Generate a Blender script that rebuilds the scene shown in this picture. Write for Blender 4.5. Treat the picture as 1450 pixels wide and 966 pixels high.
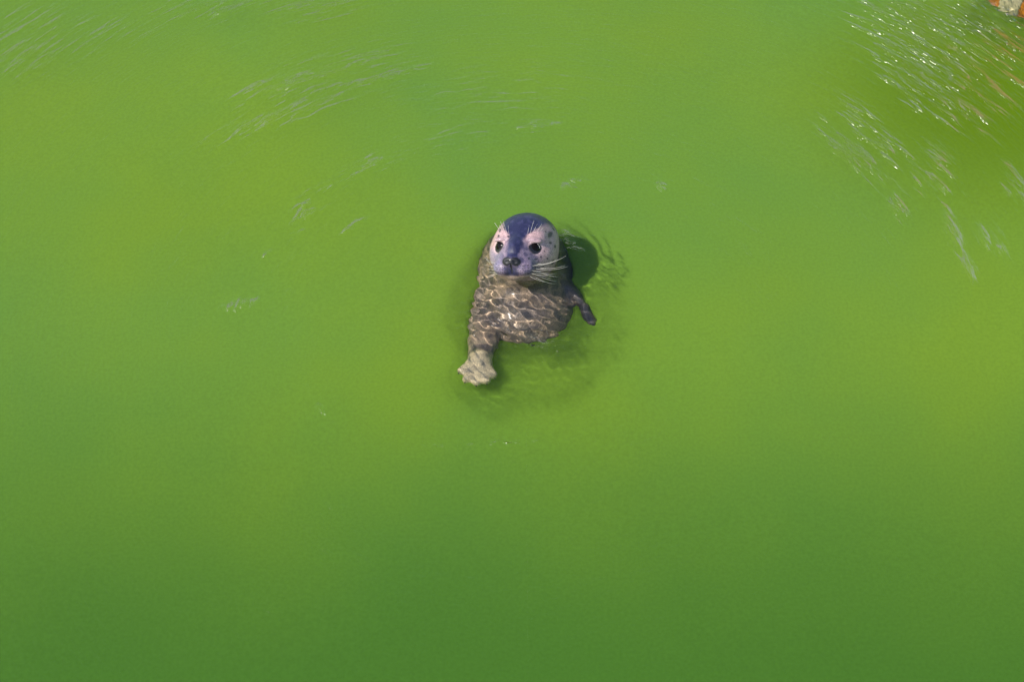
import bpy, bmesh, math, random
import numpy as np
from mathutils import Vector, Matrix

# ------------------------------------------------------------------ scene
for o in list(bpy.data.objects):
    bpy.data.objects.remove(o)
scene = bpy.context.scene
col = scene.collection
rnd = random.Random(7)

# ------------------------------------------------------------------ camera
CAM = Vector((0.0, -2.69, 2.88))
PITCH = math.radians(50.0)          # below the horizontal
FPX = 2437.0                        # focal length in photo pixels (1450 wide)
cam_data = bpy.data.cameras.new('camera')
cam_data.sensor_width = 36.0
cam_data.lens = 36.0 * FPX / 1450.0
cam_data.clip_start = 0.05
cam_data.clip_end = 2000.0
cam = bpy.data.objects.new('camera', cam_data)
cam.location = CAM
cam.rotation_euler = (math.pi / 2 - PITCH, 0, 0)
col.objects.link(cam)
scene.camera = cam


def ground(px, py, z=0.0):
    """photo pixel -> point on the water plane"""
    dx, dy = (px - 725.0) / FPX, (483.0 - py) / FPX
    f = Vector((0, math.cos(PITCH), -math.sin(PITCH)))
    u = Vector((0, math.sin(PITCH), math.cos(PITCH)))
    d = f + Vector((1, 0, 0)) * dx + u * dy
    t = (z - CAM.z) / d.z
    p = CAM + d * t
    return (p.x, p.y)


# ------------------------------------------------------------------ sky, sun, exposure
SUN_AZ = math.radians(-107.0)       # direction the light comes from, clockwise from +Y
SUN_EL = math.radians(46.0)
world = bpy.data.worlds.new('World')
scene.world = world
world.use_nodes = True
wn = world.node_tree
wn.nodes.clear()
sky = wn.nodes.new('ShaderNodeTexSky')
sky.sky_type = 'NISHITA'
sky.sun_disc = False
sky.sun_elevation = SUN_EL
sky.sun_rotation = SUN_AZ
bg = wn.nodes.new('ShaderNodeBackground')
bg.inputs['Strength'].default_value = 0.13
wo = wn.nodes.new('ShaderNodeOutputWorld')
wn.links.new(sky.outputs[0], bg.inputs[0])
wn.links.new(bg.outputs[0], wo.inputs[0])

sun_data = bpy.data.lights.new('sun', 'SUN')
sun_data.energy = 4.8
sun_data.angle = math.radians(0.5)
sun_data.color = (1.0, 0.95, 0.87)
sun_data.cycles.is_caustics_light = True      # real sunlight focused by the ripples
sun = bpy.data.objects.new('sun', sun_data)
sdir = Vector((math.sin(SUN_AZ) * math.cos(SUN_EL), math.cos(SUN_AZ) * math.cos(SUN_EL), math.sin(SUN_EL)))
sun.rotation_euler = sdir.to_track_quat('Z', 'Y').to_euler()
sun.location = sdir * 8
col.objects.link(sun)

scene.view_settings.view_transform = 'Standard'
scene.view_settings.look = 'None'
scene.view_settings.gamma = 1.0
scene.view_settings.exposure = 0.15
scene.view_settings.use_curve_mapping = False
scene.cycles.max_bounces = 10
scene.cycles.transmission_bounces = 8
scene.cycles.glossy_bounces = 4
scene.cycles.diffuse_bounces = 3
scene.cycles.caustics_refractive = True
scene.cycles.caustics_reflective = False
scene.cycles.sample_clamp_direct = 6.0
scene.cycles.sample_clamp_indirect = 4.0
scene.cycles.use_denoising = True


# ------------------------------------------------------------------ helpers
def tag(o, label=None, cat=None, group=None, kind=None):
    if label: o['label'] = label
    if cat: o['category'] = cat
    if group: o['group'] = group
    if kind: o['kind'] = kind
    return o


def mesh_from_arrays(name, verts, quads, smooth=True):
    me = bpy.data.meshes.new(name)
    nv, nq = len(verts), len(quads)
    me.vertices.add(nv)
    me.vertices.foreach_set('co', np.ascontiguousarray(verts, dtype=np.float32).ravel())
    me.loops.add(nq * 4)
    me.loops.foreach_set('vertex_index', np.ascontiguousarray(quads, dtype=np.int32).ravel())
    me.polygons.add(nq)
    me.polygons.foreach_set('loop_start', np.arange(0, nq * 4, 4, dtype=np.int32))
    me.polygons.foreach_set('use_smooth', np.full(nq, smooth, dtype=bool))
    me.update(calc_edges=True)
    return me


def link(name, me, mat, parent=None):
    o = bpy.data.objects.new(name, me)
    if mat: me.materials.append(mat)
    col.objects.link(o)
    if parent: o.parent = parent
    return o


def mat_new(name):
    m = bpy.data.materials.new(name)
    m.use_nodes = True
    nt = m.node_tree
    nt.nodes.clear()
    out = nt.nodes.new('ShaderNodeOutputMaterial')
    return m, nt, out


def sstep(a, b, x):
    t = np.clip((x - a) / (b - a), 0, 1)
    return t * t * (3 - 2 * t)


def hash3(i, j, k, seed):
    h = (i * 374761393 + j * 668265263 + k * 2147483647 + seed * 1274126177) & 0xFFFFFFFF
    h = ((h ^ (h >> 13)) * 1274126177) & 0xFFFFFFFF
    h = (h ^ (h >> 16)) & 0xFFFFFF
    return h.astype(np.float32) / float(0xFFFFFF)


def vnoise(p, scale, seed=0):
    """value noise 0..1 at points p (n,3)"""
    q = np.asarray(p, dtype=np.float64) * scale + 1000.0
    i = np.floor(q).astype(np.int64)
    f = q - i
    f = f * f * (3 - 2 * f)
    r = 0
    for dx in (0, 1):
        for dy in (0, 1):
            for dz in (0, 1):
                w = (f[:, 0] if dx else 1 - f[:, 0]) * (f[:, 1] if dy else 1 - f[:, 1]) * (f[:, 2] if dz else 1 - f[:, 2])
                r = r + w * hash3(i[:, 0] + dx, i[:, 1] + dy, i[:, 2] + dz, seed)
    return r


def noise2(x, y, scale, seed=0):
    sh = x.shape
    p = np.stack([x.ravel(), y.ravel(), np.zeros(x.size)], 1)
    return vnoise(p, scale, seed).reshape(sh)


# ------------------------------------------------------------------ water surface
def axis(segs):
    """segs: list of (start, end, step); beyond the ends the step grows to 80 m"""
    a = []
    for s, e, st in segs:
        n = max(1, int(round((e - s) / st)))
        a += list(s + (e - s) * np.arange(n) / n)
    a.append(segs[-1][1])
    up, st = [a[-1]], segs[-1][2]
    while up[-1] < 80:
        st *= 1.25
        up.append(up[-1] + st)
    dn, st = [a[0]], segs[0][2]
    while dn[-1] > -80:
        st *= 1.25
        dn.append(dn[-1] - st)
    return np.array(dn[:0:-1] + a + up[1:])


SEAL = (0.030, 0.0)


def water_height(X, Y):
    dx, dy = X - SEAL[0], Y - SEAL[1]
    r = np.hypot(dx, dy + 0.06)
    th = np.arctan2(dy + 0.06, dx)
    h = np.zeros_like(X)
    g = np.random.RandomState(3)
    # slow swell
    for lam, amp in ((0.9, .0022), (0.62, .0012), (0.41, .0004)):
        for _ in range(2):
            a = g.uniform(0, 2 * np.pi)
            h += amp * .6 * np.sin(2 * np.pi / lam * (np.cos(a) * X + np.sin(a) * Y) + g.uniform(0, 6.28))
    # small ripples shivering round the seal
    env = np.exp(-(np.hypot((dx + .005) / .150, (dy + .165) / .185)) ** 4)
    env *= 1 - .85 * sstep(.075, .125, dx)
    env = np.maximum(env, .55 * np.exp(-(np.hypot((dx + .11) / .060, (dy + .36) / .075)) ** 4))
    env += .08 * np.exp(-(np.hypot((dx - .145) / .040, (dy + .04) / .05)) ** 4)
    fx, fy = ground(1436, 14)
    env += 1.5 * np.exp(-(np.hypot((X - fx) / .08, (Y - fy) / .06)) ** 2)
    rip = np.zeros_like(X)
    for k in range(14):
        lam = g.uniform(.012, .034)
        a = math.radians(g.normal(74, 27))
        ph = g.uniform(0, 6.28)
        wob = 1.2 * noise2(X, Y, 14, 20 + k)
        rip += (lam / .03) ** 1.6 * np.sin(2 * np.pi / lam * (np.cos(a) * dx + np.sin(a) * dy) + ph + wob * 2.2)
    h += .00036 * env * rip
    # the water climbs the wet fur and small rings leave the head
    dh = np.maximum(seal_distance(X, Y, (.002,)), 0)
    h += .0030 * np.exp(-dh / .006)
    h += .00012 * np.exp(-dh / .025) * np.sin(2 * np.pi * dh / .020) * (dh < .3)
    far = np.exp(-(np.maximum(r - 2.2, 0) / 1.5) ** 2)
    return h * far



# patches of chop: photo pixel, half length and half width in pixels, tilt in the picture, strength
CHOP = [
    (1320, 60, 75, 42, 40, 1.4), (1300, 105, 60, 22, 40, 1.4), (1365, 25, 60, 25, 25, 1.0), (1345, 140, 45, 10, 42, 1.0),
    (1215, 222, 45, 10, 42, .9), (1240, 190, 50, 14, 42, .45), (1195, 215, 30, 6, 40, .8), (1300, 245, 40, 10, 52, .5),
    (1348, 330, 30, 6, 70, 1.4), (1368, 375, 16, 7, 68, 1.3), (1272, 292, 18, 6, 65, 1.1), (1440, 268, 24, 10, 60, 1.1),
    (1405, 345, 20, 10, 60, .45), (1330, 240, 30, 14, 60, .35), (1420, 110, 30, 8, 25, .5),
    (400, 165, 62, 8, -18, .85), (450, 115, 80, 22, -18, .30), (385, 118, 36, 8, -22, .5), (550, 108, 34, 5, -14, 1.0),
    (470, 105, 22, 5, -18, .8), (520, 232, 24, 8, -20, .45), (480, 255, 40, 8, -35, .15), (762, 178, 18, 4, -6, .9),
    (810, 260, 14, 4, -20, .5), (342, 431, 14, 5, -12, .9), (300, 8, 45, 14, -5, .5), (450, 10, 40, 12, -8, .4),
    (45, 48, 70, 30, 2, .16), (30, 95, 30, 12, 2, .16), (150, 40, 60, 14, 0, .12), (500, 320, 14, 4, -25, .35),
    (430, 300, 12, 20, 10, .22), (935, 260, 10, 4, 55, .3), (455, 580, 34, 4, 55, .05), (715, 628, 80, 3, -3, .07), (640, 200, 60, 16, -8, .05), (700, 130, 120, 30, -5, .05), (800, 340, 16, 8, 30, .6), (380, 358, 8, 4, -20, .5),
]


def chop_field(X, Y):
    f = np.zeros_like(X)
    for px, py, hl, hw, tilt, s in CHOP:
        t = math.radians(tilt)
        c = ground(px, py)
        e1 = ground(px + hl * math.cos(t), py + hl * math.sin(t))
        e2 = ground(px - hw * math.sin(t), py + hw * math.cos(t))
        A = np.array([[e1[0] - c[0], e2[0] - c[0]], [e1[1] - c[1], e2[1] - c[1]]])
        Ai = np.linalg.inv(A)
        m = (np.abs(X - c[0]) < .45) & (np.abs(Y - c[1]) < .45)
        u = Ai[0, 0] * (X[m] - c[0]) + Ai[0, 1] * (Y[m] - c[1])
        v = Ai[1, 0] * (X[m] - c[0]) + Ai[1, 1] * (Y[m] - c[1])
        f[m] = np.maximum(f[m], s * np.exp(-(u * u + v * v) * .9))
    # faint rings left by the seal's bobbing
    r = np.hypot(X - SEAL[0], Y - SEAL[1] + .08) + .07 * noise2(X, Y, 3.0, 5)
    for r0, w, s in ((.56, .05, .022), (.84, .08, .016)):
        f = f + s * np.exp(-((r - r0) / w) ** 2) * noise2(X, Y, 4.0, 8)
    return f


def build_water():
    xs = axis([(-1.62, -.22, .0050), (-.22, .28, .0020), (.28, 1.62, .0050)])
    ys = axis([(-1.25, -.46, .0050), (-.46, .12, .0020), (.12, 1.25, .0050)])
    X, Y = np.meshgrid(xs, ys, indexing='xy')
    Z = water_height(X, Y)
    nx, ny = len(xs), len(ys)
    v = np.stack([X.ravel(), Y.ravel(), Z.ravel()], 1)
    i = np.arange(nx - 1)[None, :] + nx * np.arange(ny - 1)[:, None]
    i = i.ravel()
    q = np.stack([i, i + 1, i + 1 + nx, i + nx], 1)
    me = mesh_from_arrays('water', v, q)
    at = me.attributes.new('chop', 'FLOAT', 'POINT')
    at.data.foreach_set('value', chop_field(X, Y).ravel().astype(np.float32))
    m, nt, out = mat_new('water')
    N, L = nt.nodes.new, nt.links.new
    rf = N('ShaderNodeBsdfRefraction')
    rf.inputs['Roughness'].default_value = 0.0
    rf.inputs['IOR'].default_value = 1.333
    gs = N('ShaderNodeBsdfAnisotropic')
    gs.inputs['Roughness'].default_value = 0.15
    fr = N('ShaderNodeFresnel')
    fr.inputs['IOR'].default_value = 1.333
    mix = N('ShaderNodeMixShader')
    cl = N('ShaderNodeMath'); cl.operation = 'MINIMUM'; cl.inputs[1].default_value = .55
    L(fr.outputs[0], cl.inputs[0]); L(cl.outputs[0], mix.inputs[0]); L(rf.outputs[0], mix.inputs[1]); L(gs.outputs[0], mix.inputs[2])
    L(mix.outputs[0], out.inputs['Surface'])
    # wind-broken wavelets: noise stretched along the rings round the seal
    tc = N('ShaderNodeTexCoord')
    sub = N('ShaderNodeVectorMath'); sub.operation = 'SUBTRACT'
    sub.inputs[1].default_value = (SEAL[0], SEAL[1] - .25, 0)
    L(tc.outputs['Object'], sub.inputs[0])
    sep = N('ShaderNodeSeparateXYZ'); L(sub.outputs[0], sep.inputs[0])
    def mth(op, a, b=None):
        n = N('ShaderNodeMath'); n.operation = op
        for k, val in enumerate((a, b)):
            if val is None: continue
            if isinstance(val, (int, float)): n.inputs[k].default_value = val
            else: L(val, n.inputs[k])
        return n.outputs[0]
    rad = mth('SQRT', mth('ADD', mth('MULTIPLY', sep.outputs[0], sep.outputs[0]), mth('MULTIPLY', sep.outputs[1], sep.outputs[1])))
    ang = mth('ARCTAN2', sep.outputs[0], sep.outputs[1])
    comb = N('ShaderNodeCombineXYZ')
    L(mth('MULTIPLY', rad, 92.0), comb.inputs[0]); L(mth('MULTIPLY', ang, 19.0), comb.inputs[1])
    nz = N('ShaderNodeTexNoise'); nz.inputs['Scale'].default_value = 1.0; nz.inputs['Detail'].default_value = 2.5
    nz.inputs['Distortion'].default_value = .4
    L(comb.outputs[0], nz.inputs['Vector'])
    atn = N('ShaderNodeAttribute'); atn.attribute_name = 'chop'
    cb2 = N('ShaderNodeCombineXYZ')
    L(mth('MULTIPLY', rad, 42.0), cb2.inputs[0]); L(mth('MULTIPLY', ang, 9.0), cb2.inputs[1])
    nz2 = N('ShaderNodeTexNoise'); nz2.inputs['Scale'].default_value = 1.0; nz2.inputs['Detail'].default_value = 1.0
    L(cb2.outputs[0], nz2.inputs['Vector'])
    dash = N('ShaderNodeMapRange'); dash.interpolation_type = 'SMOOTHSTEP'
    dash.inputs[1].default_value = .48; dash.inputs[2].default_value = .64
    dash.inputs[3].default_value = .15; dash.inputs[4].default_value = 1.35
    L(nz2.outputs[0], dash.inputs[0])
    hgt = mth('MULTIPLY', nz.outputs[0], mth('ADD', mth('MULTIPLY', atn.outputs['Fac'], dash.outputs[0]), .028))
    bp = N('ShaderNodeBump'); bp.inputs['Strength'].default_value = 1.0; bp.inputs['Distance'].default_value = .10
    L(hgt, bp.inputs['Height'])
    L(bp.outputs[0], gs.inputs['Normal'])
    L(bp.outputs[0], fr.inputs['Normal'])
    o = link('water', me, m)
    tag(o, 'rippled murky green water surface', kind='structure')
    o.cycles.is_caustics_caster = True
    return o


def build_murk():  # added opaque sheet standing in for the murky water
    xs = axis([(-1.7, -.25, .03), (-.25, .35, .005), (.35, 1.7, .03)])
    ys = axis([(-1.4, -.5, .03), (-.5, .2, .005), (.2, 1.4, .03)])
    X, Y = np.meshgrid(xs, ys, indexing='xy')
    d = .116 + .012 * (noise2(X, Y, 2.0, 31) - .5)
    # sheet shaped shallower outside the seal, to shorten its shadows
    near = seal_distance(X, Y, (-.06, -.075, -.09))
    d -= .040 * sstep(-.012, .009, near)
    nx, ny = len(xs), len(ys)
    v = np.stack([X.ravel(), Y.ravel(), -d.ravel()], 1)
    i = (np.arange(nx - 1)[None, :] + nx * np.arange(ny - 1)[:, None]).ravel()
    q = np.stack([i, i + 1, i + 1 + nx, i + nx], 1)
    me = mesh_from_arrays('murk_sheet', v, q)
    m, nt, out = mat_new('algae')
    b = nt.nodes.new('ShaderNodeBsdfPrincipled')
    b.inputs['Base Color'].default_value = (.235, .43, .030, 1)
    b.inputs['Subsurface Weight'].default_value = 1.0
    b.inputs['Subsurface Radius'].default_value = (1, 1, 1)
    b.inputs['Subsurface Scale'].default_value = .022
    b.subsurface_method = 'BURLEY'
    N, L = nt.nodes.new, nt.links.new
    tc = N('ShaderNodeTexCoord')
    nz = N('ShaderNodeTexNoise'); nz.inputs['Scale'].default_value = 1.3; nz.inputs['Detail'].default_value = 3
    L(tc.outputs['Object'], nz.inputs['Vector'])
    mx = N('ShaderNodeMix'); mx.data_type = 'RGBA'
    mx.inputs['A'].default_value = (.190, .382, .052, 1); mx.inputs['B'].default_value = (.240, .415, .036, 1)
    mr = N('ShaderNodeMapRange'); mr.inputs[1].default_value = .35; mr.inputs[2].default_value = .65
    L(nz.outputs[0], mr.inputs[0]); L(mr.outputs[0], mx.inputs['Factor'])
    # dimmer light on the near side, painted into the colour
    sp = N('ShaderNodeSeparateXYZ'); L(tc.outputs['Object'], sp.inputs[0])
    ad = N('ShaderNodeMath'); ad.operation = 'MULTIPLY_ADD'; ad.inputs[1].default_value = .4
    L(nz.outputs[0], ad.inputs[0]); L(sp.outputs[1], ad.inputs[2])
    m2 = N('ShaderNodeMapRange'); m2.interpolation_type = 'SMOOTHSTEP'
    m2.inputs[1].default_value = .08; m2.inputs[2].default_value = -.95
    L(ad.outputs[0], m2.inputs[0])
    mx2 = N('ShaderNodeMix'); mx2.data_type = 'RGBA'
    mx2.inputs['B'].default_value = (.088, .235, .026, 1)
    L(m2.outputs[0], mx2.inputs['Factor']); L(mx.outputs['Result'], mx2.inputs['A'])
    def blob(pos, r0, r1):
        d = N('ShaderNodeVectorMath'); d.operation = 'DISTANCE'; d.inputs[1].default_value = pos
        L(tc.outputs['Object'], d.inputs[0])
        r = N('ShaderNodeMapRange'); r.interpolation_type = 'SMOOTHSTEP'
        r.inputs[1].default_value = r1; r.inputs[2].default_value = r0
        L(d.outputs['Value'], r.inputs[0])
        return r.outputs[0]
    # missing sky reflection off by the float, put into the colour as olive
    mx3 = N('ShaderNodeMix'); mx3.data_type = 'RGBA'
    mx3.inputs['B'].default_value = (.165, .300, .006, 1)
    L(blob((*ground(1420, 110), -.12), .08, .62), mx3.inputs['Factor']); L(mx2.outputs['Result'], mx3.inputs['A'])
    # specks in suspension
    sp2 = N('ShaderNodeTexNoise'); sp2.inputs['Scale'].default_value = 150; sp2.inputs['Detail'].default_value = 4
    L(tc.outputs['Object'], sp2.inputs['Vector'])
    mr2 = N('ShaderNodeMapRange'); mr2.inputs[1].default_value = .3; mr2.inputs[2].default_value = .7
    mr2.inputs[3].default_value = .93; mr2.inputs[4].default_value = 1.07
    L(sp2.outputs[0], mr2.inputs[0])
    vs = N('ShaderNodeVectorMath'); vs.operation = 'SCALE'
    L(mx3.outputs['Result'], vs.inputs[0]); L(mr2.outputs[0], vs.inputs['Scale'])
    L(vs.outputs[0], b.inputs['Base Color'])
    # scattering tightened beside the seal to keep its shadow sharp, softened elsewhere
    ss = N('ShaderNodeMapRange'); ss.inputs[3].default_value = .12; ss.inputs[4].default_value = .016
    L(blob((SEAL[0] + .15, .0, -.06), .075, .15), ss.inputs[0])
    L(ss.outputs[0], b.inputs['Subsurface Scale'])
    b.inputs['Roughness'].default_value = 1.0
    b.inputs['Specular IOR Level'].default_value = 0.0
    nt.links.new(b.outputs[0], out.inputs['Surface'])
    o = link('murk_sheet', me, m)
    tag(o, 'opaque green sheet standing in for the murky water below the surface', kind='structure')
    o.cycles.is_caustics_receiver = True
    return o



# ------------------------------------------------------------------ the seal
def rotm(ax, deg):
    return np.array(Matrix.Rotation(math.radians(deg), 3, ax))


HEAD_C = np.array([0.0, -.015, .034])
HEAD_R = rotm('X', -35) @ rotm('Z', -15) @ rotm('Y', -1)


def h2s(p):
    """head-local point (x right, -y forward, z up) -> seal space"""
    return HEAD_C + HEAD_R @ np.asarray(p, float)


class Prim:
    """one rounded volume of the body: ellipsoid or tapered capsule, with its blend radius"""
    def __init__(self, kind, k, sub=False, **kw):
        self.kind, self.k, self.sub = kind, k, sub
        self.__dict__.update(kw)
        m = k + .012
        if kind == 'ell':
            e = np.abs(self.R) @ self.r
            self.lo, self.hi = self.c - e - m, self.c + e + m
        elif kind == 'cone':
            self.lo = np.minimum(self.a - self.ra, self.b - self.rb) - m
            self.hi = np.maximum(self.a + self.ra, self.b + self.rb) + m
        elif kind == 'torus':
            self.lo, self.hi = self.c - self.R0 - self.r1 - m, self.c + self.R0 + self.r1 + m

    def d(self, P):
        if self.kind == 'ell':
            q = (P - self.c.astype(np.float32)) @ self.R.astype(np.float32)
            q0 = q / self.r.astype(np.float32)
            k0 = np.sqrt((q0 * q0).sum(-1)) + 1e-9
            q1 = q0 / self.r.astype(np.float32)
            k1 = np.sqrt((q1 * q1).sum(-1)) + 1e-9
            return k0 * (k0 - 1) / k1
        if self.kind == 'cone':
            ab = (self.b - self.a).astype(np.float32)
            t = np.clip(((P - self.a.astype(np.float32)) @ ab) / float(ab @ ab), 0, 1)
            q = P - self.a.astype(np.float32) - t[..., None] * ab
            if self.flat is not None:                       # squash across the blade of a flipper
                n, f = self.flat
                q = q + (q @ n.astype(np.float32))[..., None] * n.astype(np.float32) * (f - 1)
            return np.sqrt((q * q).sum(-1)) - (self.ra + (self.rb - self.ra) * t)
        q = P - self.c.astype(np.float32)
        h = q @ self.n.astype(np.float32)
        w = np.sqrt(np.maximum((q * q).sum(-1) - h * h, 0)) - self.R0
        return np.sqrt(w * w + h * h) - self.r1


def ell(c, r, k, R=None, sub=False):
    return Prim('ell', k, sub, c=np.array(c, float), r=np.array(r, float), R=np.eye(3) if R is None else R)


def hell(c, r, k, sub=False, R=None):
    return ell(h2s(c), r, k, HEAD_R if R is None else HEAD_R @ R, sub)


def cone(a, b, ra, rb, k, flat=None):
    return Prim('cone', k, False, a=np.array(a, float), b=np.array(b, float), ra=ra, rb=rb, flat=flat)


EYES = {-1: np.array([-.0345, -.0600, .004]), 1: np.array([.0345, -.0600, .004])}
EYE_R = .0170
EYE_N = {s: np.array([.45 * s, -.86, .16]) / np.linalg.norm([.45, .86, .16]) for s in (-1, 1)}

prims = [
    # trunk
    ell((0, .040, -.080), (.090, .080, .074), .04),
    ell((0, -.020, -.108), (.110, .095, .074), .05),
    ell((0, -.105, -.140), (.124, .140, .106), .05, rotm('X', -15)),
    ell((0, -.140, -.27), (.112, .115, .14), .05),
    ell((0, -.140, -.43), (.085, .085, .13), .05),
    cone((0, -.13, -.53), (0, -.10, -.68), .065, .038, .04),
    # throat
    cone(h2s((0, -.01, -.035)), (0, -.02, -.13), .055, .085, .04),
    # hind flippers
    ell((-.05, -.09, -.75), (.04, .018, .085), .02, rotm('Y', 18)),
    ell((.05, -.09, -.75), (.04, .018, .085), .02, rotm('Y', -18)),
    # head
    hell((0, .014, .0), (.0735, .082, .0685), .03),
    hell((-.036, -.022, -.020), (.038, .050, .040), .025),
    hell((.036, -.022, -.020), (.038, .050, .040), .025),
    hell((0, -.070, -.022), (.042, .048, .032), .028),
    hell((0, -.058, .004), (.020, .048, .026), .03),
    hell((-.0215, -.101, -.033), (.0250, .023, .0205), .012),
    hell((.0215, -.101, -.033), (.0250, .023, .0205), .012),
    hell((0, -.080, -.050), (.024, .032, .016), .012),
    hell((0, -.116, -.0150), (.0205, .0130, .0125), .008),
    hell((-.034, -.040, .024), (.021, .022, .015), .02),
    hell((.034, -.040, .024), (.021, .022, .015), .02),
]
for s in (-1, 1):
    # eyelids round the eyeball, nostril slits
    e_up = np.array([-.10 * s, .18, 1.0])
    prims.append(hell(EYES[s] + EYE_N[s] * .0050 + np.array([0, 0, .0186]), (.0190, .0100, .0062), .004, R=rotm('Y', 9 * s)))
    prims.append(hell(EYES[s] + EYE_N[s] * .0035 - np.array([0, 0, .0178]), (.0180, .0100, .0058), .004, R=rotm('Y', -4 * s)))
    prims.append(hell((.0100 * s, -.1305, -.0140), (.0074, .0055, .0052), .0025, sub=True, R=rotm('Y', 24 * s)))
prims.append(hell((0, -.129, -.031), (.0010, .008, .012), .003, sub=True))


def flipper(pts, rad, tip_dirs, blade_n, fl, digit_r, digit_len):
    out = []
    n = np.array(blade_n, float); n /= np.linalg.norm(n)
    for i in range(len(pts) - 1):
        out.append(cone(pts[i], pts[i + 1], rad[i], rad[i + 1], .02, (n, fl)))
    w = np.array(pts[-1], float)
    ends = []
    for d, ln in zip(tip_dirs, digit_len):
        d = np.array(d, float); d /= np.linalg.norm(d)
        e = w + d * ln
        out.append(cone(w, e, digit_r * 1.25, digit_r * .85, .012, None))
        ends.append((e, d))
    return out, ends


# the flipper held out towards the camera, almost at the surface
fl_a, ends_a = flipper([(-.075, -.100, -.105), (-.088, -.175, -.088), (-.094, -.240, -.064), (-.100, -.298, -.042)],
                       [.044, .035, .030, .027], [(-.66, -.75, .22), (-.36, -.9, .2), (-.08, -1, .18), (.20, -1, .16), (.48, -.88, .1)],
                       (.15, .35, .93), 1.45, .0120, [.060, .074, .078, .072, .058])
# the other one pressed down along the flank
fl_b, ends_b = flipper([(.085, -.06, -.092), (.116, -.098, -.088), (.134, -.132, -.082)],
                       [.032, .021, .012], [(.55, -.8, -.2), (.40, -.9, -.2), (.26, -.95, -.2), (.12, -1, -.2), (0, -1, -.25)],
                       (.85, .35, .1), 1.6, .0052, [.040, .050, .043, .032, .024])
prims += fl_a + fl_b


def smin(a, b, k):
    h = np.maximum(k - np.abs(a - b), 0) / k
    return np.minimum(a, b) - h * h * k * .25


def smax(a, b, k):
    h = np.maximum(k - np.abs(a - b), 0) / k
    return np.maximum(a, b) + h * h * k * .25


def sdf_points(P):
    P = P.astype(np.float32)
    d = np.full(len(P), 1.0, np.float32)
    for p in prims:
        m = ((P > p.lo) & (P < p.hi)).all(1) if p is not prims[0] else np.ones(len(P), bool)
        if not m.any(): continue
        v = p.d(P[m])
        d[m] = smax(d[m], -v, p.k) if p.sub else smin(d[m], v, p.k)
    return d


def seal_distance(X, Y, levels, reach=.35):
    """smallest distance from points of the given depths to the seal, clipped at reach"""
    out = np.full(X.shape, reach)
    m = (np.abs(X - SEAL[0]) < .5) & (np.abs(Y - SEAL[1] + .1) < .6)
    for z in levels:
        P = np.stack([X[m] - SEAL[0], Y[m] - SEAL[1], np.full(m.sum(), z)], 1)
        d = np.full(len(P), reach, np.float32)
        for p in prims:
            if not p.sub: d = np.minimum(d, p.d(P.astype(np.float32)))
        out[m] = np.minimum(out[m], d)
    return out


build_water()
build_murk()


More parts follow.
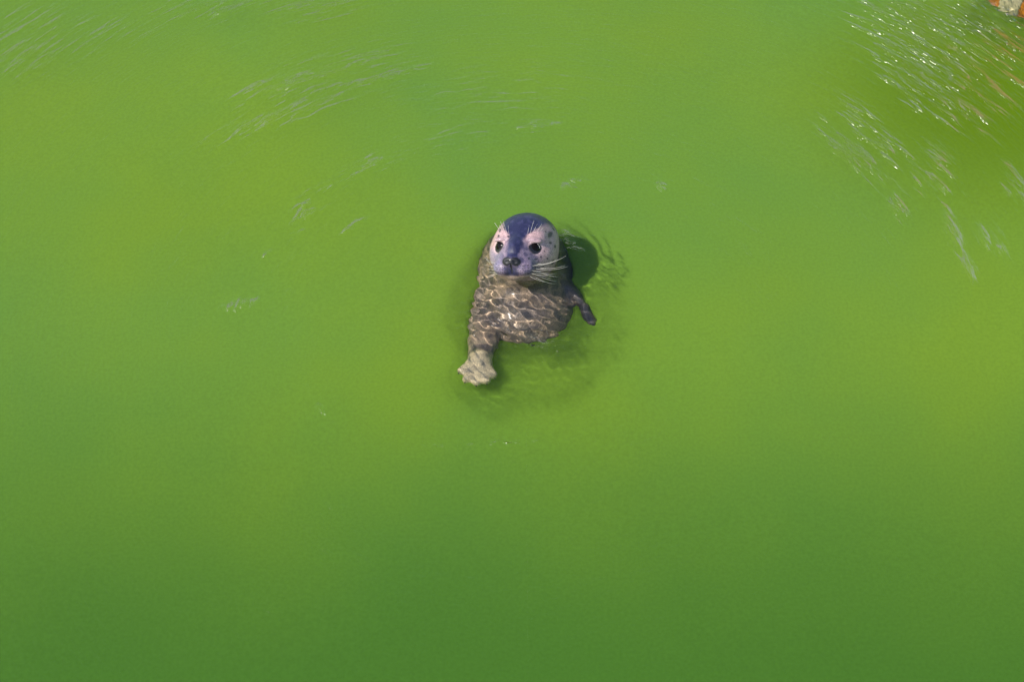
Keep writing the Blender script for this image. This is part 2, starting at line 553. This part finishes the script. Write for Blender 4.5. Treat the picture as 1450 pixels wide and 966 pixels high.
def seal_surface():
    def ax(*segs):
        a = []
        for s, e, st in segs:
            a += list(np.arange(s, e - st * .5, st))
        a.append(segs[-1][1])
        return np.array(a, np.float32)
    xs = ax((-.21, -.084, .0036), (-.084, .084, .0019), (.084, .23, .0036))
    ys = ax((-.42, -.16, .0036), (-.16, .10, .0019), (.10, .30, .008))
    zs = ax((-.86, -.34, .010), (-.34, -.06, .0042), (-.06, .112, .0019))
    nx, ny, nz = len(xs), len(ys), len(zs)
    D = np.full((nx, ny, nz), 1.0, np.float32)
    for p in prims:
        i0, i1 = np.searchsorted(xs, [p.lo[0], p.hi[0]])
        j0, j1 = np.searchsorted(ys, [p.lo[1], p.hi[1]])
        k0, k1 = np.searchsorted(zs, [p.lo[2], p.hi[2]])
        if i1 <= i0 or j1 <= j0 or k1 <= k0: continue
        G = np.stack(np.meshgrid(xs[i0:i1], ys[j0:j1], zs[k0:k1], indexing='ij'), -1)
        v = p.d(G)
        B = D[i0:i1, j0:j1, k0:k1]
        D[i0:i1, j0:j1, k0:k1] = smax(B, -v, p.k) if p.sub else smin(B, v, p.k)
    ins = D < 0
    # surface nets: a vertex in every cell that the surface crosses
    cnt = np.zeros((nx - 1, ny - 1, nz - 1), np.int8)
    for a in (0, 1):
        for b in (0, 1):
            for c in (0, 1):
                cnt += ins[a:nx - 1 + a, b:ny - 1 + b, c:nz - 1 + c]
    cells = np.argwhere((cnt > 0) & (cnt < 8))
    idx = np.full((nx - 1, ny - 1, nz - 1), -1, np.int32)
    idx[cells[:, 0], cells[:, 1], cells[:, 2]] = np.arange(len(cells))
    acc = np.zeros((len(cells), 3)); num = np.zeros(len(cells))
    C = [(a, b, c) for a in (0, 1) for b in (0, 1) for c in (0, 1)]
    ax3 = (xs, ys, zs)
    def cp(o):
        return np.stack([ax3[t][cells[:, t] + o[t]] for t in range(3)], 1), D[cells[:, 0] + o[0], cells[:, 1] + o[1], cells[:, 2] + o[2]]
    for o in C:
        for t in range(3):
            if o[t]: continue
            o2 = list(o); o2[t] = 1
            p0, d0 = cp(o); p1, d1 = cp(o2)
            m = (d0 < 0) != (d1 < 0)
            f = np.where(m, d0 / np.where(d0 - d1 == 0, 1, d0 - d1), 0)[:, None]
            acc += np.where(m[:, None], p0 + f * (p1 - p0), 0); num += m
    V = acc / num[:, None]
    quads = []
    for t in range(3):
        u, w = (t + 1) % 3, (t + 2) % 3
        sl0 = [slice(None)] * 3; sl1 = [slice(None)] * 3
        sl0[t] = slice(0, -1); sl1[t] = slice(1, None)
        A, B = ins[tuple(sl0)], ins[tuple(sl1)]
        e = np.argwhere(A != B)
        n = np.array([nx, ny, nz])
        e = e[(e[:, u] > 0) & (e[:, w] > 0) & (e[:, u] < n[u] - 1) & (e[:, w] < n[w] - 1)]
        flip = ins[e[:, 0], e[:, 1], e[:, 2]]
        def g(du, dw):
            q = e.copy(); q[:, u] -= du; q[:, w] -= dw
            return idx[q[:, 0], q[:, 1], q[:, 2]]
        Q = np.stack([g(1, 1), g(0, 1), g(0, 0), g(1, 0)], 1)
        Q[~flip] = Q[~flip][:, ::-1]
        quads.append(Q)
    Q = np.concatenate(quads)
    Q = Q[(Q >= 0).all(1)]
    eps = .0006
    for _ in range(2):
        d = sdf_points(V)
        gr = np.stack([sdf_points(V + np.eye(3)[t] * eps) - d for t in range(3)], 1) / eps
        gn = np.linalg.norm(gr, axis=1)
        step = np.clip(d / np.maximum(gn, .3), -.003, .003)
        V = V - step[:, None] * gr / np.maximum(gn, .3)[:, None]
    return V, Q


def lerp(a, b, t):
    return a + (b - a) * t[:, None]


def coat_colour(V):
    """wet coat: slate cap and nose stripe, rosy cheeks, mottled buff chest, slate flanks"""
    L = (V - HEAD_C) @ HEAD_R                     # head-local
    x, y, z = L[:, 0], L[:, 1], L[:, 2]
    n1 = vnoise(V, 55, 1); n2 = vnoise(V, 130, 2); n3 = vnoise(V, 300, 3); n4 = vnoise(V, 28, 4)
    slate = np.array([.016, .016, .062]); slate2 = np.array([.048, .046, .120])
    rose = np.array([.52, .34, .34]); buff = np.array([.58, .42, .28]); dark = np.array([.014, .012, .018])
    grey = np.array([.105, .095, .100])
    # ---- trunk
    mot = sstep(.42, .62, .65 * n1 + .35 * n2)
    trunk = lerp(np.tile(buff * .95, (len(V), 1)), np.tile(grey * 1.3, (len(V), 1)), mot * .65)
    side = sstep(.055, .110, V[:, 0] + .30 * (V[:, 1] + .06) + .03 * (n4 - .5))  # one-sided: the right flank's shade painted into the coat
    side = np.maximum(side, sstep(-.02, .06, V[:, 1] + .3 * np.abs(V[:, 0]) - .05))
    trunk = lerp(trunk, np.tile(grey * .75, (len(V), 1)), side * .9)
    pale = sstep(-.262, -.322, V[:, 1] + .06 * (n1 - .5) + .03 * (n2 - .5)) * (V[:, 0] < 0)
    trunk = lerp(trunk, np.tile(np.array([.98, .80, .46]), (len(V), 1)), pale * (.70 + .30 * n2))
    # ---- head
    head = np.tile(rose, (len(V), 1))
    head = head * (.74 + .32 * n2[:, None] + .20 * n3[:, None])
    cream = sstep(.045, .075, np.abs(x)) * sstep(.03, -.02, z)
    head = lerp(head, np.tile(np.array([.56, .38, .31]), (len(V), 1)), cream * .6)
    w = .0145 + .004 * sstep(.0, .04, z) + .034 * sstep(.030, .056, z) + .05 * sstep(.05, .075, z)
    edge = .006 * (n2 - .5) + .004 * (n3 - .5)
    stripe = sstep(w + .006, w - .004, np.abs(x) + edge) * sstep(-.132, -.118, y)
    cap = np.maximum(stripe, sstep(.038, .056, z + .3 * y * (y > 0) + edge + .06 * np.maximum(np.abs(x) - .03, 0)))
    back = sstep(.018, .05, y + .25 * z + edge)
    cap = np.maximum(cap, back)
    # muzzle: bluish grey with dark whisker spots
    mz = sstep(-.062, -.088, y + edge) * sstep(-.050, -.040, z)
    muzcol = lerp(np.tile(np.array([.060, .055, .140]), (len(V), 1)), np.tile(np.array([.21, .165, .25]), (len(V), 1)), sstep(.35, .65, n2))
    head = lerp(head, muzcol, mz * .85)
    left = sstep(-.012, -.04, x) * sstep(.01, -.012, z) * sstep(-.01, -.06, y)  # bluish shading of the face's left side, put into the coat colour
    head = lerp(head, np.tile(np.array([.25, .22, .31]), (len(V), 1)), left * .75)
    head = lerp(head, lerp(np.tile(slate, (len(V), 1)), np.tile(slate2, (len(V), 1)), sstep(.45, .75, n2) * .6), cap)
    # dots on the pads and freckles on the cheeks
    g = np.random.RandomState(11)
    for s in (-1, 1):
        for row in range(5):
            for c in range(6):
                p = np.array([s * (.010 + .0052 * c), -.124 + .0045 * c, -.024 - .0048 * row]) + g.normal(0, .0007, 3)
                dd = np.hypot(x - p[0], z - p[2])
                head = lerp(head, np.tile(dark * 2.5, (len(V), 1)), sstep(.0019, .0010, dd) * (y < -.07) * .85)
    for k in range(10):
        s = 1 if k < 5 else -1
        p = np.array([s * g.uniform(.048, .076), g.uniform(-.055, .015), g.uniform(-.045, .045)])
        rr = g.uniform(.0024, .0044)
        q = np.stack([x, y, z], 1) - p
        dn = np.sqrt((q[:, 1] ** 2) * .7 + q[:, 2] ** 2 + (.2 * q[:, 0]) ** 2)
        head = lerp(head, np.tile(dark * 2, (len(V), 1)), sstep(rr * 1.3, rr * .7, dn + .0008 * (n3 - .5)) * (x * s > .03) * .9)
    # freckles where the photograph shows them on the face
    W = V + np.array([SEAL[0], SEAL[1], 0]) - np.array(CAM)
    cf = W[:, 1] * math.cos(PITCH) - W[:, 2] * math.sin(PITCH)
    cu = W[:, 1] * math.sin(PITCH) + W[:, 2] * math.cos(PITCH)
    px, py = 725 + FPX * W[:, 0] / cf, 483 - FPX * cu / cf
    for qx, qy, ra, rb, tl in ((779, 332, 3.0, 5.0, 20), (779.5, 344, 2.2, 1.6, 0), (786, 349, 1.6, 2.4, 0), (783, 371, 1.8, 4.0, 25),
                               (762, 375, 1.5, 2.2, -20), (759, 367, 2.6, 1.3, 0), (766, 364, 1.5, 1.8, 0), (706, 334, 1.5, 2.0, 0),
                               (708, 326, 1.5, 2.8, 10), (720, 335, 2.0, 1.4, 20), (706, 358, 1.4, 1.4, 0), (749, 366, 1.4, 2.0, 0),
                               (771, 356, 1.2, 1.2, 0), (775, 366, 1.2, 1.5, 0)):
        t = math.radians(tl)
        u = (px - qx) * math.cos(t) + (py - qy) * math.sin(t); v = -(px - qx) * math.sin(t) + (py - qy) * math.cos(t)
        dn = np.sqrt((u / ra) ** 2 + (v / rb) ** 2)
        head = lerp(head, np.tile(dark * 2, (len(V), 1)), sstep(1.25, .65, dn + .3 * (n3 - .5)) * (y < .03) * (V[:, 2] > -.01) * .9)
    # eyelid rims, nostrils, nose, mouth line
    for s in (-1, 1):
        q = np.stack([x, y, z], 1) - EYES[s]
        al = q @ EYE_N[s]
        e_s = np.cross(EYE_N[s], [0, 0, 1.]); e_s /= np.linalg.norm(e_s)
        e_u = np.cross(e_s, EYE_N[s])
        ra = np.sqrt((q @ e_s) ** 2 + ((q @ e_u) / .76) ** 2)
        near = sstep(.030, .022, np.sqrt((q * q).sum(1)))
        halo = sstep(.026, .019, ra) * near
        head = lerp(head, np.tile(np.array([.66, .47, .47]), (len(V), 1)), halo * .6)
        rim = sstep(.0168, .0158, ra) * near
        head = lerp(head, np.tile(dark, (len(V), 1)), rim)
        t = rotm('Y', 24 * s).T @ (np.stack([x, y, z], 1) - np.array([.0100 * s, -.125, -.0140])).T
        nd = np.sqrt((t[0] / .0118) ** 2 + (t[2] / .0090) ** 2)
        head = lerp(head, np.tile(dark * .5, (len(V), 1)), sstep(1.12, .88, nd) * (y < -.105))
    sept = sstep(.0024, .0012, np.abs(x)) * (y < -.108) * sstep(-.046, -.042, z) * (z < -.012)
    head = lerp(head, np.tile(dark, (len(V), 1)), sept)
    lip = sstep(.0030, .0014, np.abs(z + .0475 - .25 * np.maximum(np.abs(x) - .012, 0))) * (y < -.06)
    head = lerp(head, np.tile(dark * 3, (len(V), 1)), lip * .6)
    chin = sstep(-.046, -.052, z) * (y < -.03)
    head = lerp(head, np.tile(np.array([.46, .33, .24]), (len(V), 1)), chin * .8)
    isH = sstep(.102, .090, np.sqrt((L * L).sum(1)) - .04 * sstep(-.05, -.1, y)) * sstep(-.035, -.012, V[:, 2])
    out = lerp(trunk, head, isH)
    return np.clip(out, 0, 1)


def coat_material():
    m, nt, out = mat_new('wet_seal_coat')
    N, L = nt.nodes.new, nt.links.new
    b = N('ShaderNodeBsdfPrincipled')
    vc = N('ShaderNodeVertexColor'); vc.layer_name = 'coat'
    tc = N('ShaderNodeTexCoord')
    nz = N('ShaderNodeTexNoise'); nz.inputs['Scale'].default_value = 420; nz.inputs['Detail'].default_value = 3
    L(tc.outputs['Object'], nz.inputs['Vector'])
    mp = N('ShaderNodeMapRange'); mp.inputs[1].default_value = .3; mp.inputs[2].default_value = .7
    mp.inputs[3].default_value = .58; mp.inputs[4].default_value = 1.32
    L(nz.outputs[0], mp.inputs[0])
    mu = N('ShaderNodeVectorMath'); mu.operation = 'SCALE'
    L(vc.outputs[0], mu.inputs[0]); L(mp.outputs[0], mu.inputs['Scale'])
    L(mu.outputs[0], b.inputs['Base Color'])
    b.inputs['Roughness'].default_value = .48
    b.inputs['Coat Weight'].default_value = .35
    b.inputs['Coat Roughness'].default_value = .16
    bp = N('ShaderNodeBump'); bp.inputs['Strength'].default_value = .6; bp.inputs['Distance'].default_value = .0015
    L(nz.outputs[0], bp.inputs['Height']); L(bp.outputs[0], b.inputs['Normal'])
    L(b.outputs[0], out.inputs['Surface'])
    return m


def simple_mat(name, colr, rough=.5, spec=.5, coat=0):
    m, nt, out = mat_new(name)
    b = nt.nodes.new('ShaderNodeBsdfPrincipled')
    nz = nt.nodes.new('ShaderNodeTexNoise'); nz.inputs['Scale'].default_value = 90
    mx = nt.nodes.new('ShaderNodeMix'); mx.data_type = 'RGBA'
    mx.inputs['A'].default_value = (*[c * .75 for c in colr], 1); mx.inputs['B'].default_value = (*[min(1, c * 1.2) for c in colr], 1)
    nt.links.new(nz.outputs[0], mx.inputs['Factor'])
    nt.links.new(mx.outputs['Result'], b.inputs['Base Color'])
    b.inputs['Roughness'].default_value = rough
    b.inputs['Specular IOR Level'].default_value = spec
    b.inputs['Coat Weight'].default_value = coat
    b.inputs['Coat Roughness'].default_value = .02
    nt.links.new(b.outputs[0], out.inputs['Surface'])
    return m


def tube(name, pts, r0, r1, mat, parent, seg=5):
    bm = bmesh.new()
    rings = []
    n = len(pts)
    for i, p in enumerate(pts):
        p = Vector(p)
        t = (Vector(pts[min(i + 1, n - 1)]) - Vector(pts[max(i - 1, 0)])).normalized()
        a = t.orthogonal().normalized(); b = t.cross(a)
        r = r0 + (r1 - r0) * i / (n - 1)
        rings.append([bm.verts.new(p + (a * math.cos(2 * math.pi * k / seg) + b * math.sin(2 * math.pi * k / seg)) * r) for k in range(seg)])
    for i in range(n - 1):
        for k in range(seg):
            bm.faces.new((rings[i][k], rings[i][(k + 1) % seg], rings[i + 1][(k + 1) % seg], rings[i + 1][k]))
    bm.faces.new(rings[0][::-1]); bm.faces.new(rings[-1])
    me = bpy.data.meshes.new(name)
    bm.to_mesh(me); bm.free()
    for p in me.polygons: p.use_smooth = True
    return link(name, me, mat, parent)


def build_seal():
    root = bpy.data.objects.new('seal', None)
    root.empty_display_size = .1
    col.objects.link(root)
    root.location = (SEAL[0], SEAL[1], 0)
    tag(root, 'young spotted seal upright in the green water, head out, one flipper reaching forward', 'seal')
    V, Q = seal_surface()
    me = mesh_from_arrays('body', V, Q)
    ca = me.color_attributes.new('coat', 'FLOAT_COLOR', 'POINT')
    c4 = np.ones((len(V), 4), np.float32); c4[:, :3] = coat_colour(V)
    ca.data.foreach_set('color', c4.ravel())
    body = link('body', me, coat_material(), root)
    body.cycles.is_caustics_receiver = True
    m_eye = simple_mat('wet_dark_eye', (.006, .004, .004), .05, .16, .10)
    m_white = simple_mat('eye_white', (.75, .72, .70), .15)
    m_wh = simple_mat('whisker', (.72, .67, .58), .35)
    m_claw = simple_mat('claw', (.10, .085, .07), .35)
    for s in (-1, 1):
        bm = bmesh.new()
        bmesh.ops.create_uvsphere(bm, u_segments=32, v_segments=20, radius=EYE_R)
        e = bpy.data.meshes.new('eye'); bm.to_mesh(e); bm.free()
        for p in e.polygons: p.use_smooth = True
        o = link('eye', e, m_eye, root)
        o.location = h2s(EYES[s])
        # sliver of white at the inner rear corner of the eye
        g = HEAD_R
        n = EYE_N[s]; up = np.array([0, 0, 1.]); sd = np.cross(n, up); sd /= np.linalg.norm(sd); up = np.cross(sd, n)
        arc = []
        a0, a1, tilt = (-50, 40, .55) if s < 0 else (-5, 62, .70)
        for k in range(7):
            a = math.radians(a0 + (a1 - a0) * k / 6)
            dirv = (n * math.sqrt(1 - tilt ** 2) + (-sd * math.cos(a) + up * math.sin(a)) * tilt) if True else n
            dirv = dirv / np.linalg.norm(dirv)
            arc.append(HEAD_R @ dirv * (EYE_R * .985))
        wt = 1.0 if s < 0 else .55
        t = tube('eye_white', arc, .0016 * wt, .0012 * wt, m_white, o)
    gen = random.Random(5)
    # moustache
    for s in (-1, 1):
        for row in range(4):
            for c in range(4 if s > 0 else 3):
                p0 = np.array([s * (.030 + .0040 * c), -.108 + .009 * c, -.026 - .0060 * row])
                ln = gen.uniform(.050, .095) * (1 if s > 0 else .55) * (1.0 - .10 * abs(row - 1.5)) * (.75 + .09 * c)
                dr = np.array([s * gen.uniform(.75, 1.0), gen.uniform(-.25, .25), -.12 - .16 * row + gen.uniform(-.06, .06)])
                dr /= np.linalg.norm(dr)
                pts = []
                for k in range(7):
                    t = k / 6
                    q = p0 + dr * ln * t + np.array([0, .35 * ln * t * t, (.34 - .06 * row) * ln * t * t])
                    w = h2s(q)
                    w[2] = max(w[2], .0015 - .02 * (k < 1))
                    pts.append(w)
                tube('whisker', pts, .00040 if s > 0 else .00030, .00020, m_wh, root, 4)
    # brow
    for s in (-1, 1):
        for k in range(5):
            p0 = np.array([s * (.020 + .0035 * k), -.058 + .004 * k, .024 + gen.uniform(-.002, .003)])
            dr = np.array([s * (.15 + .16 * k), -.35, 1.0]); dr /= np.linalg.norm(dr)
            ln = gen.uniform(.026, .046)
            pts = [h2s(p0 + dr * ln * t + np.array([0, .012 * t * t, 0])) for t in (0, .25, .5, .75, 1)]
            tube('whisker', pts, .0004, .00025, m_wh, root, 4)
    for e, d in ends_a + ends_b:
        tube('claw', [e + d * .003, e + d * .009, e + d * .014 + np.array([0, 0, -.002])], .0028, .0006, m_claw, root, 6)
    for o in root.children_recursive:
        o.cycles.is_caustics_receiver = True
    return root


build_seal()


# ------------------------------------------------------------------ float drifting in at the far edge
def build_float():
    cx, cy = ground(1500, -13)
    root = bpy.data.objects.new('float', None)
    root.empty_display_size = .1
    col.objects.link(root)
    root.location = (cx, cy, 0)
    root.rotation_euler = (0, 0, math.radians(-32))
    tag(root, 'orange float with a pale end lying half sunk in the choppy water', 'float')
    prof = [(-.20, .012), (-.195, .040), (-.180, .066), (-.150, .088), (-.10, .100), (.0, .104), (.10, .100), (.15, .088), (.18, .066), (.195, .040), (.20, .012)]
    def lathe(name, pr, mat):
        bm = bmesh.new()
        seg = 40
        rings = [[bm.verts.new((x, r * math.cos(2 * math.pi * k / seg), r * math.sin(2 * math.pi * k / seg) - .085)) for k in range(seg)] for x, r in pr]
        for i in range(len(pr) - 1):
            for k in range(seg):
                bm.faces.new((rings[i][k], rings[i][(k + 1) % seg], rings[i + 1][(k + 1) % seg], rings[i + 1][k]))
        bm.faces.new(rings[0]); bm.faces.new(rings[-1][::-1])
        bmesh.ops.recalc_face_normals(bm, faces=bm.faces)
        me = bpy.data.meshes.new(name); bm.to_mesh(me); bm.free()
        for p in me.polygons: p.use_smooth = True
        o = link(name, me, mat, root)
        o.cycles.is_caustics_receiver = True
        return o
    orange = simple_mat('orange_plastic', (.72, .26, .02), .35)
    pale = simple_mat('pale_plastic', (.86, .74, .42), .4)
    lathe('shell', prof[2:9], orange)
    lathe('end_cap', [(x - .004, r) for x, r in prof[:3]] + [(-.176, .070)], pale)
    lathe('end_cap', [(.176, .070)] + [(x + .004, r) for x, r in prof[8:]], pale)
    lathe('band', [(-.125, .097), (-.122, .1015), (-.072, .1065), (-.068, .101)], pale)


build_float()
